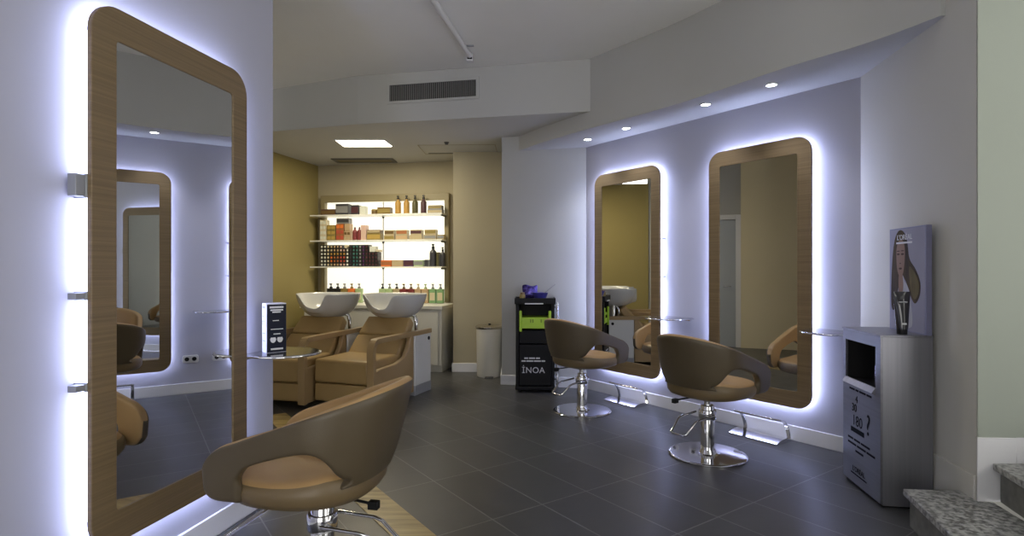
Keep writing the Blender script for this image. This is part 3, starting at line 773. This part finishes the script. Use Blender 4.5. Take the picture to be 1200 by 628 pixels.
# --- third shelf: the wall of little colour cartons
z = SZ[2] + .001
ords = ['first', 'second', 'third', 'fourth', 'fifth', 'sixth', 'seventh', 'eighth', 'ninth', 'tenth', 'eleventh', 'twelfth', 'thirteenth', 'fourteenth', 'fifteenth', 'sixteenth', 'seventeenth', 'eighteenth']
colcols = ['pale', 'pale', 'cream', 'beige', 'tan_', 'tan_', 'pink', 'pink', 'pale', 'charcoal', 'teal', 'teal', 'grey', 'purple', 'maroon', 'maroon', 'maroon', 'dark_plum']
tubes = {}
for c in range(18):
    rows = 6 if c < 15 else 4
    for r in range(rows):
        if r == 5 and c in (7, 8): continue
        k = colcols[c]
        if r in (1, 2) and c in (3, 4, 5, 6, 7): k = ['orange', 'rust', 'rust', 'red', 'red'][c - 3]
        if r == 3 and 3 <= c <= 7: k = 'amber'
        p0 = 378 + c * 3.72; a1, a0 = a_of(p0, .20), a_of(p0 + 3.72, .20); w = .0425; h = .0485; d = .13
        if k not in tubes:
            m = MB().use('p_black_'); m.box(-w / 2, w / 2, -d / 2, d / 2, 0, h); m.use('p_' + k); m.box(-w * .31, w * .31, d / 2, d / 2 + .001, h * .22, h * .78)
            o = m.build('tube_carton', None, bevel=.0015); tubes[k] = o
        else:
            o = tubes[k].copy(); COL.objects.link(o)
        o.name = 'tube_carton'
        put(o, (a0 + a1) / 2, .20, z + r * (h + .0012), f'black tube carton with {cname(k)} end, {ords[c]} column from left, {ords[r]} row up, third shelf', 'box', 'tube cartons stacked on the third shelf')
carton(434.5, 441.5, z + .20, .075, 'pale', 'pale box on the tube cartons at the right of their stack', out=.2)
carton(441.5, 446.5, z + .20, .03, 'cream', 'small cream box lying on the low end of the tube cartons', out=.2)
m = MB(); m.tube([(0, -.06, .024), (0, .075, .024)], .0235, 18)
if True:
    a = a_of(409, .2); put(m.build('paper_roll', 'p_cream', smooth=True), a, .22, z + 5 * .0497, 'white paper roll lying on the tube cartons under the second shelf', 'roll')
for p0, p1, k, l in ((448, 460, 'orange', 'orange flat box'), (460.6, 474, 'tan_', 'tan flat box'), (474.6, 485.5, 'purple', 'purple flat box'), (486, 497, 'pale_green', 'pale green flat box')):
    carton(p0, p1, z, .085, k, l + ' in the row right of the rod on the third shelf', lid={'orange': 'rust', 'tan_': 'beige', 'purple': 'maroon', 'pale_green': 'grey'}[k])
carton(498.6, 502.6, z, .09, 'charcoal', 'small charcoal box left of the tall bottle on the third shelf')
bottle(507.6, 8, z, .305, 'charcoal', 'black_', 'tallest charcoal bottle near the right end of the third shelf', group=None)
carton(512.4, 515.4, z, .19, 'dark_green', 'narrow dark green box between the two charcoal bottles')
bottle(518.8, 6, z, .26, 'charcoal', 'black_', 'shorter charcoal bottle at the right end of the third shelf')
# --- counter
z = .846
for i, (px, k, cap) in enumerate(((388, 'black_', 'black_'), (396, 'black_', 'black_'), (404, 'olive', 'grey'), (412.3, 'orange', 'olive'), (421, 'pale_green', 'grey'))):
    l = ['black square bottle at the left end of the counter row', 'black square bottle beside the olive one on the counter', 'olive square bottle between black and orange ones on the counter', 'orange square bottle on the counter behind the left basin', 'pale green square bottle right of the orange one on the counter'][i]
    bottle(px, 8.0, z, .262, k, cap, l, out=.20, group='square bottles on the counter', square=True)
for i, (px, k, cap) in enumerate(((448.5, 'pale_green', 'charcoal'), (456.7, 'pale_green', 'grey'), (465, 'beige', 'charcoal'), (473.3, 'dark_red', 'brown'), (481.8, 'dark_red', 'brown'), (490.2, 'tan_', 'beige'), (498.7, 'tan_', 'pale_green'), (507.3, 'green', 'grey'), (516.2, 'green', 'grey'))):
    l = ['pale green square bottle, first of the right-hand counter row', 'pale green square bottle, second of the right-hand counter row', 'beige square bottle left of the dark red ones on the counter', 'left dark red square bottle on the counter', 'right dark red square bottle on the counter', 'tan square bottle just right of the dark red ones', 'tan square bottle next to the green ones on the counter', 'green square bottle, second from right on the counter', 'green square bottle at the right end of the counter'][i]
    bottle(px, 8.0, z, .262, k, cap, l, out=.20, group='square bottles on the counter', square=True)

# ------------------------------------------------------------------ waste bin
wb = thing('waste_bin', 'white cylindrical waste bin with steel lid beside the cream wall', 'bin', (-.275, 6.985, 0))
MB().lathe([(0, 0), (.150, 0), (.155, .01), (.163, .585), (0, .585)], 40).build('body', 'bin_white', wb, smooth=True)
MB().lathe([(.0, .583), (.170, .583), (.174, .592), (.174, .608), (.160, .618), (.0, .626)], 40).build('lid', 'bin_lid', wb, smooth=True)
MB().lathe([(0, .622), (.016, .622), (.016, .640), (0, .642)], 16).build('knob', 'black', wb, smooth=True)
pdm = MB(); pdm.box(-.05, .05, -.20, -.14, .0, .018); pdm.build('foot_pedal', 'dark_metal', wb, bevel=.004)

# ------------------------------------------------------------------ black colour trolley
tr = thing('salon_trolley', 'black colour trolley with lime green drawer beside the pier', 'trolley', (.245, 6.02, 0), -.03)
W = .205
b = MB(); b.box(-W, -W + .035, 0, .33, .06, .94); b.build('side_panel', 'black', tr, bevel=.006)
b = MB(); b.box(W - .035, W, 0, .33, .06, .94); b.build('side_panel', 'black', tr, bevel=.006)
b = MB(); b.box(-W, W, .31, .33, .06, .94); b.build('back_panel', 'black', tr)
b = MB(); b.box(-W - .012, W + .012, -.015, .34, .935, .985); b.ring([(-W - .012, -.015), (W + .012, -.015), (W + .012, .34), (-W - .012, .34)], [(-W, .0), (W, .0), (W, .325), (-W, .325)], .985, 1.0); tp = b.build('top_tray', 'black', tr, bevel=.008)
b = MB(); b.box(-.11, .085, -.022, -.010, .935, .948); b.build('top_handle', 'ink_white', tr, bevel=.003)
b = MB(); b.box(-W + .036, W - .036, .0, .30, .075, .505); lp = b.build('lower_door', 'black', tr, bevel=.006)
b = MB(); b.box(-W + .036, W - .036, .02, .30, .515, .655); b.build('drawer', 'matt_black', tr, bevel=.006)
b = MB(); b.box(-W + .04, W - .04, .01, .30, .675, .795); b.box(-W + .036, -W + .065, -.008, .02, .645, .865); b.box(W - .065, W - .036, -.008, .02, .70, .865); b.build('drawer', 'lime', tr, bevel=.006, label='lime green drawer')
dk = MB()
for x in (-.05, -.025, .06): dk.box(x, x + .006, .0, .012, .74, .775)
dk.build('drawer_slots', 'matt_black', tr)
b = MB(); b.box(-W - .005, W + .005, -.01, .335, .03, .065); b.build('base', 'black', tr, bevel=.006)
for x in (-W + .04, W - .04):
    for y in (.03, .29):
        c = MB(); c.tube([(x - .012, y, .022), (x + .012, y, .022)], .022, 14); c.build('caster', 'matt_black', tr, smooth=True)
r = MB(); r.tube([(W + .03, .03, .05), (W + .03, .03, .955)], .012, 10); r.tube([(W + .045, .22, .05), (W + .045, .22, .93)], .012, 10)
for z_ in (.10, .5, .9): r.tube([(W - .01, .03, z_), (W + .03, .03, z_)], .007, 8); r.tube([(W - .01, .22, z_), (W + .045, .22, z_)], .007, 8)
r.build('side_rail', 'chrome', tr, smooth=True)
FZ = lambda x, y, z: frame_mtx((x, y, z), (1, 0, 0), (0, 0, 1), (0, -1, 0))
text('lettering', '\u0130NOA', .088, 'ink_white', tr, FZ(-.02, -.001, .235), spacing=1.05)
sm = MB()
for x0, x1, z0 in ((-.115, -.075, .357), (-.065, .00, .357), (.01, .05, .357), (-.145, -.10, .327), (-.093, -.02, .327), (-.013, .06, .327), (.067, .105, .327)):
    MB().box(x0, x1, -.0015, .0005, z0, z0 + .015).build('text_line', 'ink_white', tr)
# things on the trolley
pz = 1.0
pc = MB()
gx = [(-.11 + .155 * i / 8) for i in range(9)]; gz = [.0, .03, .06, .09, .12, .145]
vs = []; fs = []
for s in (0, 1):
    for j, z_ in enumerate(gz):
        for i, x in enumerate(gx):
            bul = .035 * math.sin(PI * i / 8) * math.sin(PI * min(1, (j + .6) / 5.6)) + .004
            vs.append((x * (1 + .10 * j / 5) + random.uniform(-.003, .003), (.02 + .04 * j / 5 * .3) + (bul if s else -bul) + random.uniform(-.004, .004), z_ + (.01 * math.sin(i * .9) if j == 5 else 0)))
N = 9 * 6
for s in (0, 1):
    for j in range(5):
        for i in range(8):
            a = s * N + j * 9 + i; q = (a, a + 1, a + 10, a + 9); fs.append(q if s == 0 else q[::-1])
for i in range(8): fs.append((i, N + i, N + i + 1, i + 1)); k = 45 + i; fs.append((k, k + 1, N + k + 1, N + k))
for j in range(5): k = j * 9; fs.append((k, k + 9, N + k + 9, N + k)); k += 8; fs.append((k, N + k, N + k + 9, k + 9))
pc.add(vs, fs)
def on_trolley(o, x, y, z, rz=0):
    mt = Matrix.Translation(tr.location) @ Matrix.Rotation(tr.rotation_euler[2], 4, 'Z')
    o.location = mt @ Vector((x, y, z)); o.rotation_euler = (0, 0, tr.rotation_euler[2] + rz); return o
tag(on_trolley(pc.build('powder_pouch', 'violet_foil', sub=1), -.02, .17, .986), 'shiny violet foil pouch standing at the back of the black trolley top', 'pouch')
bw = thing('tint_bowl', 'blue tint bowl on the black trolley top', 'bowl', (0, 0, 0))
on_trolley(bw, .055, .10, .986)
MB().lathe([(0, 0), (.055, 0), (.062, .006), (.085, .066), (.088, .068), (.082, .066), (.058, .010), (0, .010)], 32).build('body', 'blue', bw, smooth=True)
b = MB(); b.box(-.16, -.075, -.018, .018, .045, .055); b.build('handle', 'blue', bw, bevel=.004)
br = MB().use('p_grey'); br.tube([(.02, .0, .036), (.165, .02, .150)], [.006, .004], 8); br.use('p_charcoal'); br.box(-.006, .03, -.012, .018, .014, .040)
tag(on_trolley(br.build('tint_brush', None, smooth=True), .052, .10, .992), 'thin grey tint brush leaning out of the blue bowl', 'brush')
gj = MB().use('p_olive'); gj.lathe([(0, 0), (.030, 0), (.030, .045), (.024, .05)], 20); gj.use('p_brown'); gj.lathe([(.024, .05), (.022, .072), (.0, .075)], 20)
tag(on_trolley(gj.build('gold_jar', None, smooth=True), -.135, .06, .986), 'small gold-brown jar at the left of the black trolley top', 'jar')

# ------------------------------------------------------------------ steel display cabinet with poster
K = Vector((2.012, 3.108)); cdir = Vector((.1437, .9896)); cn = Vector((-.9896, .1437))
crot = math.atan2(cdir.y, cdir.x)      # local x along the front (away), local y = out of the front face (-X)
dc = thing('display_cabinet', 'brushed steel display cabinet with dark niche beside the stone steps', 'cabinet', (K.x, K.y, 0), crot)
L_, Dp, H_ = .47, .262, .932
b = MB(); b.box(0, L_, -Dp, -.012, .012, .625); b.box(0, L_, -Dp, -.012, .885, H_); b.box(0, .055, -Dp, -.012, .625, .885); b.box(L_ - .035, L_, -Dp, -.012, .625, .885); b.box(.05, L_ - .03, -Dp, -Dp + .02, .62, .89)
b.build('carcass', 'steel', dc)
fr_ = MB(); fr_.ring([(0, .02), (L_, .02), (L_, H_), (0, H_)], [(.055, .640), (L_ - .035, .640), (L_ - .035, .872), (.055, .872)], -.012, 0, XZ)
fr_.build('front_panel', 'steel_dark', dc)
ni = MB(); ni.box(.055, L_ - .035, -Dp + .021, -Dp + .03, .63, .875); ni.box(.055, .06, -Dp + .03, -.013, .63, .875); ni.box(L_ - .04, L_ - .035, -Dp + .03, -.013, .63, .875); ni.box(.055, L_ - .035, -Dp + .03, -.013, .868, .875); ni.box(.055, L_ - .035, -Dp + .03, -.013, .63, .637)
ni.build('niche_lining', 'matt_black', dc)
lipm = MB().add([(.055, 0, .600), (L_ - .035, 0, .600), (L_ - .035, .022, .612), (.055, .022, .612), (.055, .0, .642), (L_ - .035, 0, .642)], [(0, 1, 2, 3), (3, 2, 5, 4), (0, 3, 4), (1, 5, 2), (0, 4, 5, 1)])
lipm.build('niche_lip', 'steel', dc)
b = MB(); b.box(-.006, L_ + .006, -Dp - .002, .006, H_, H_ + .012); b.build('top', 'steel', dc, bevel=.003)
b = MB(); b.box(.01, L_ - .01, -Dp + .01, -.02, 0, .012); b.build('foot', 'matt_black', dc)
FC = lambda x, z, s=1: frame_mtx((x, .0008, z), (-1, 0, 0), (0, 0, 1), (0, 1, 0))
text('lettering', '4', .060, 'ink_dark', dc, FC(.285, .525)); text('lettering', '30', .066, 'ink_dark', dc, FC(.315, .470)); text('lettering', '180', .088, 'ink_dark', dc, FC(.275, .395)); text('lettering', '?', .17, 'ink_dark', dc, FC(.140, .405))
text('lettering', 'L\'OR\u00c9AL', .042, 'ink_dark', dc, FC(.26, .105))
fp = MB()
def fpb(x0, x1, z0, z1): MB().box(x0, x1, -.0005, .0012, z0, z1).build('text_line', 'ink_dark', dc)
fpb(.16, .36, .073, .080)
for x0, x1, z0 in ((.10, .16, .575), (.17, .25, .575), (.26, .30, .575), (.31, .38, .575), (.19, .36, .325), (.33, .40, .275), (.24, .32, .275), (.12, .23, .275), (.29, .40, .245), (.17, .28, .245), (.06, .16, .245), (.20, .30, .212)):
    fpb(x0, x1, z0, z0 + (.012 if z0 != .325 else .028))
def on_cab(o, x, y, z, rz=0):
    mt = Matrix.Translation(dc.location) @ Matrix.Rotation(crot, 4, 'Z')
    o.location = mt @ Vector((x, y, z)); o.rotation_euler = (0, 0, crot + rz); return o
nb = thing('product_bottle', 'dark glossy bottle inside the niche of the steel cabinet', 'bottle', (0, 0, 0)); on_cab(nb, .108, -.055, .6375)
M['gloss_black'] = mat('gloss_black', (.02, .02, .028), .12, coat=.6)
M['gloss_steel'] = mat('gloss_steel', (.30, .30, .40), .22, .9)
MB().lathe([(0, 0), (.030, 0), (.032, .01), (.034, .11), (.026, .135), (.014, .145), (0, .145)], 24).build('body', 'gloss_steel', nb, smooth=True)
MB().lathe([(0, .145), (.016, .145), (.016, .185), (0, .187)], 18).build('cap', 'steel', nb, smooth=True)
# tube on top
tb = thing('product_tube', 'black tube standing on its cap before the poster', 'tube', (0, 0, 0)); on_cab(tb, .055, -.135, H_ + .012, -crot - .25)
m = MB(); vs = []; fs = []
secs = [(.028, .028, .028), (.030, .029, .05), (.034, .024, .12), (.040, .010, .205), (.041, .003, .222), (.041, .003, .236)]
for rx, ry, z_ in secs:
    for k in range(24): vs.append((rx * math.cos(2 * PI * k / 24), ry * math.sin(2 * PI * k / 24), z_))
for j in range(len(secs) - 1):
    for k in range(24): fs.append((j * 24 + k, j * 24 + (k + 1) % 24, (j + 1) * 24 + (k + 1) % 24, (j + 1) * 24 + k))
fs += [tuple(range(23, -1, -1)), tuple(range((len(secs) - 1) * 24, len(secs) * 24))]
m.add(vs, fs).build('body', 'gloss_black', tb, smooth=True)
MB().lathe([(0, 0), (.025, 0), (.026, .028), (0, .028)], 24).build('cap', 'black', tb, smooth=True)
b = MB(); b.box(-.008, .012, -.030, -.0275, .055, .064); b.build('label_print', 'ink_white', tb)
b = MB(); b.box(-.022, .020, -.0195, -.0165, .176, .182); b.build('brand_line', 'plinth', tb)
# poster: picture panel leaning on the wall at the back of the cabinet top
po = thing('poster_panel', 'thick poster of a long-haired woman standing on the steel cabinet', 'poster', (0, 0, 0)); on_cab(po, .0, -Dp + .034, H_ + .012)
M['po_back'] = noisy(mat('poster_backdrop', (.3, .3, .38), .65, spec=.1), (2, 2, 2), (.24, .235, .30), (.33, .325, .41), .3, .7, 2)
M['po_edge'] = mat('poster_edge', (.17, .17, .27), .4)
M['hair'] = noisy(mat('hair_print', (.05, .03, .015), .65, spec=.08), (14, 14, 2.5), (.020, .013, .007), (.085, .058, .022), .3, .7, 4)
M['hair_gold'] = noisy(mat('hair_gold_print', (.15, .12, .04), .65, spec=.08), (10, 10, 3), (.075, .058, .022), (.20, .165, .06), .3, .7, 3)
M['skin'] = mat('skin_print', (.26, .17, .125), .65, spec=.08); M['shirt'] = mat('shirt_print', (.42, .42, .46), .65, spec=.08); M['face_dark'] = mat('face_print', (.07, .04, .032), .65, spec=.08)
PW, PH = .385, .60
MB().box(0, PW, -.030, 0, 0, PH).build('panel', 'po_edge', po, bevel=.002)
b = MB(); b.box(.012, PW - .012, 0, .001, .008, PH - .008); b.build('picture', 'po_back', po)
def fl2(pts, lvl, key, name):      # pts in picture coords: u 0..1 left->right as seen, v 0..1 upwards
    P = [((1 - u) * PW, v * PH) for u, v in pts]
    return MB().prism(P, .001 + .0006 * (lvl - 1), .001 + .0006 * lvl, XZ).build(name, key, po)
def sm_(P): 
    P = [Vector(p) for p in P]; n = len(P); out = []
    for i in range(n):
        p0, p1, p2, p3 = P[i - 1], P[i], P[(i + 1) % n], P[(i + 2) % n]
        for k in range(6):
            t = k / 6; out.append(tuple(.5 * ((2 * p1) + (p2 - p0) * t + (2 * p0 - 5 * p1 + 4 * p2 - p3) * t * t + (3 * p1 - p0 - 3 * p2 + p3) * t ** 3)))
    return out
fl2(sm_([(.30, .06), (.33, .30), (.38, .45), (.47, .47), (.56, .40), (.62, .28), (.64, .06)]), 1, 'shirt', 'shirt')
fl2(sm_([(.06, .30), (.08, .60), (.15, .86), (.27, .97), (.42, .96), (.52, .86), (.58, .70), (.74, .60), (.86, .48), (.85, .36), (.74, .28), (.64, .32), (.55, .42), (.40, .52), (.26, .40), (.20, .22), (.10, .20)]), 2, 'hair', 'hair')
fl2(sm_([(.58, .62), (.70, .58), (.82, .48), (.82, .38), (.74, .32), (.66, .35), (.60, .46)]), 3, 'hair_gold', 'hair_highlight')
fl2(sm_([(.22, .70), (.24, .60), (.30, .53), (.36, .52), (.42, .58), (.455, .70), (.45, .82), (.38, .88), (.28, .87), (.225, .80)]), 3, 'skin', 'face')
fl2(sm_([(.29, .36), (.29, .54), (.40, .54), (.41, .42), (.36, .33)]), 3, 'skin', 'neck')
fe = MB()
for u, v, a, h in ((.275, .745, .040, .010), (.395, .745, .042, .010), (.335, .605, .042, .010), (.275, .775, .045, .005), (.395, .777, .047, .005), (.332, .655, .022, .005)):
    P = [((1 - u) * PW + a * PW * math.cos(2 * PI * k / 14), v * PH + h * PH * math.sin(2 * PI * k / 14)) for k in range(14)]
    fe.prism(P, .0028, .0034, XZ)
fe.build('facial_features', 'face_dark', po)
fl2([(.40, .54), (.43, .52), (.60, .12), (.53, .10)], 4, 'shirt', 'collar')
text('lettering', 'L\'OR\u00c9AL', .043, 'ink_white', po, frame_mtx((PW * .55, .0034, PH * .905), (-1, 0, 0), (0, 0, 1), (0, 1, 0)))
b = MB(); b.box(PW * .34, PW * .78, .0028, .0038, PH * .845, PH * .862); b.build('underline', 'ink_white', po)

# ------------------------------------------------------------------ ceiling fittings
for i, (x, y) in enumerate(((.775, 5.84), (1.08, 5.384), (1.568, 4.607), (1.877, 4.119))):
    l = ['recessed round downlight in the soffit, farthest of four', 'recessed round downlight in the soffit, second from the far end', 'recessed round downlight in the soffit between the two mirrors', 'recessed round downlight in the soffit, nearest of four'][i]
    t = thing('downlight', l, 'ceiling light', (x, y, ZS - .001), 0, 'recessed downlights along the soffit')
    MB().ring([(.046 * math.cos(2 * PI * k / 28), .046 * math.sin(2 * PI * k / 28)) for k in range(28)], [(.034 * math.cos(2 * PI * k / 28), .034 * math.sin(2 * PI * k / 28)) for k in range(28)], -.006, .0).build('trim_ring', 'trim_white', t, bevel=.002)
    MB().prism([(.034 * math.cos(2 * PI * k / 28), .034 * math.sin(2 * PI * k / 28)) for k in range(28)], -.004, -.001).build('lens', 'lamp', t)
    ld = bpy.data.lights.new('downlight_beam', 'SPOT'); ld.energy = 16; ld.spot_size = math.radians(95); ld.spot_blend = .7; ld.color = (.86, .88, 1.0); ld.shadow_soft_size = .03
    lo = bpy.data.objects.new('downlight_beam', ld); COL.objects.link(lo); lo.parent = t; lo.location = (0, 0, -.02)
# wash-area light panel
t = thing('ceiling_panel_light', 'square recessed ceiling light panel over the wash chairs', 'ceiling light', (-1.75, 6.73, ZB), 0)
P = [(-.285, -.17), (.275, -.17), (.30, .17), (-.285, .17)]
b = MB(); b.prism(P, -.006, -.001); b.build('diffuser', 'panel_lamp', t)
Q = [(-.30, -.185), (.29, -.185), (.318, .185), (-.30, .185)]
MB().ring(Q, P, -.010, -.001).build('frame', 'trim_white', t)
def area(name, loc, rot, sx, sy, e, col):
    ld = bpy.data.lights.new(name, 'AREA'); ld.shape = 'RECTANGLE'; ld.size = sx; ld.size_y = sy; ld.energy = e; ld.color = col
    o = bpy.data.objects.new(name, ld); COL.objects.link(o); o.location = loc; o.rotation_euler = rot; return o
lo = area('panel_light_beam', (0, 0, -.012), (0, 0, 0), .55, .33, 30, (1.0, .88, .62)); lo.parent = t
# slot grille and access hatch in the low ceiling
t = thing('ceiling_vent', 'long dark-edged air vent in the low ceiling behind the light panel', 'vent', (-2.02, 7.80, ZB), -.02)
MB().ring([(-.42, -.14), (.42, -.14), (.42, .14), (-.42, .14)], [(-.37, -.085), (.37, -.085), (.37, .085), (-.37, .085)], -.012, -.001).build('frame', 'dark_metal', t)
b = MB(); b.box(-.37, .37, -.085, .085, -.006, -.001)
for k in range(5): b.box(-.37, .37, -.07 + k * .033, -.062 + k * .033, -.011, -.005)
b.build('slats', 'olive_frame', t)
t = thing('ceiling_hatch', 'thin-lined access hatch with two slots in the low ceiling', 'hatch', (-.66, 7.10, ZB), -.03)
MB().ring([(-.47, -.27), (.47, -.27), (.47, .27), (-.47, .27)], [(-.462, -.262), (.462, -.262), (.462, .262), (-.462, .262)], -.003, -.0005).build('outline', 'olive_frame', t)
b = MB(); b.box(-.42, -.02, .20, .235, -.004, -.0005); b.box(.02, .44, .20, .235, -.004, -.0005); b.build('slots', 'dark_metal', t)
o = MB().lathe([(0, -.03), (.018, -.028), (.022, -.012), (.03, -.006), (.03, 0), (0, 0)], 18).build('ceiling_sprinkler', 'dark_metal', smooth=True, loc=(-.77, 6.70, ZB))
tag(o, 'small round sprinkler in the low ceiling before the hatch', 'sprinkler')
# air grille on the bulkhead
bd = Vector((1, -.2043)).normalized(); gx0, gx1 = Vector((-1.243, bulk_y(-1.243))), Vector((-.354, bulk_y(-.354)))
t = thing('air_grille', 'long ribbed air grille on the bulkhead face', 'vent', ((gx0.x + gx1.x) / 2, (gx0.y + gx1.y) / 2, 3.093), math.atan2(bd.y, bd.x))
MB().ring([(-.485, -.110), (.485, -.110), (.485, .110), (-.485, .110)], [(-.455, -.082), (.455, -.082), (.455, .082), (-.455, .082)], -.014, .0, XZ).build('frame', 'bulkhead_paint_shaded', t, bevel=.003)
b = MB(); b.box(-.455, .455, -.003, -.001, -.082, .082); b.build('backing', 'matt_black', t)
M['fin'] = mat('grille_fin', (.22, .22, .22), .5)
b = MB()
for k in range(45):
    x = -.448 + k * .0204; b.box(x, x + .008, -.012, -.003, -.082, .082)
b.build('fins', 'fin', t)
# surface conduit on the main ceiling
t = thing('ceiling_conduit', 'white conduit pipe running along the ceiling to the grille', 'pipe', (-.39, 5.24, ZM), 0)
MB().tube([(0, 0, -.028), (-.19, -1.10, -.028), (-.62, -3.6, -.028)], .024, 12).build('pipe', 'trim_white', t, smooth=True)
b = MB(); b.box(-.03, .03, .0, .07, -.075, -.002); b.build('junction_box', 'trim_white', t, bevel=.004)
b = MB()
for z_ in (-.062, -.035): b.box(-.022, .022, -.004, .075, z_, z_ + .018)
b.build('connectors', 'matt_black', t)
b = MB(); b.box(-.05, .05, -.18, -.16, -.012, -.001); b.build('clip', 'plinth', t)

# ------------------------------------------------------------------ daylight and camera
w = bpy.data.worlds.new('daylight'); scene.world = w; w.use_nodes = True
bg = w.node_tree.nodes['Background']; bg.inputs[0].default_value = (1.0, .985, .95, 1); bg.inputs[1].default_value = 3.1

cam = bpy.data.cameras.new('camera'); cam.sensor_width = 36; cam.lens = 667 / 1200 * 36; cam.shift_y = .0017; cam.clip_start = .05
co = bpy.data.objects.new('camera', cam); COL.objects.link(co); co.location = (0, 0, 1.3); co.rotation_euler = (PI / 2, 0, 0)
scene.camera = co
scene.view_settings.view_transform = 'Standard'; scene.view_settings.look = 'None'
scene.view_settings.exposure = 0.15; scene.view_settings.gamma = 1.0; scene.view_settings.use_curve_mapping = False
scene.cycles.max_bounces = 14; scene.cycles.diffuse_bounces = 6; scene.cycles.glossy_bounces = 10; scene.cycles.caustics_reflective = True
scene.cycles.sample_clamp_indirect = 4.0
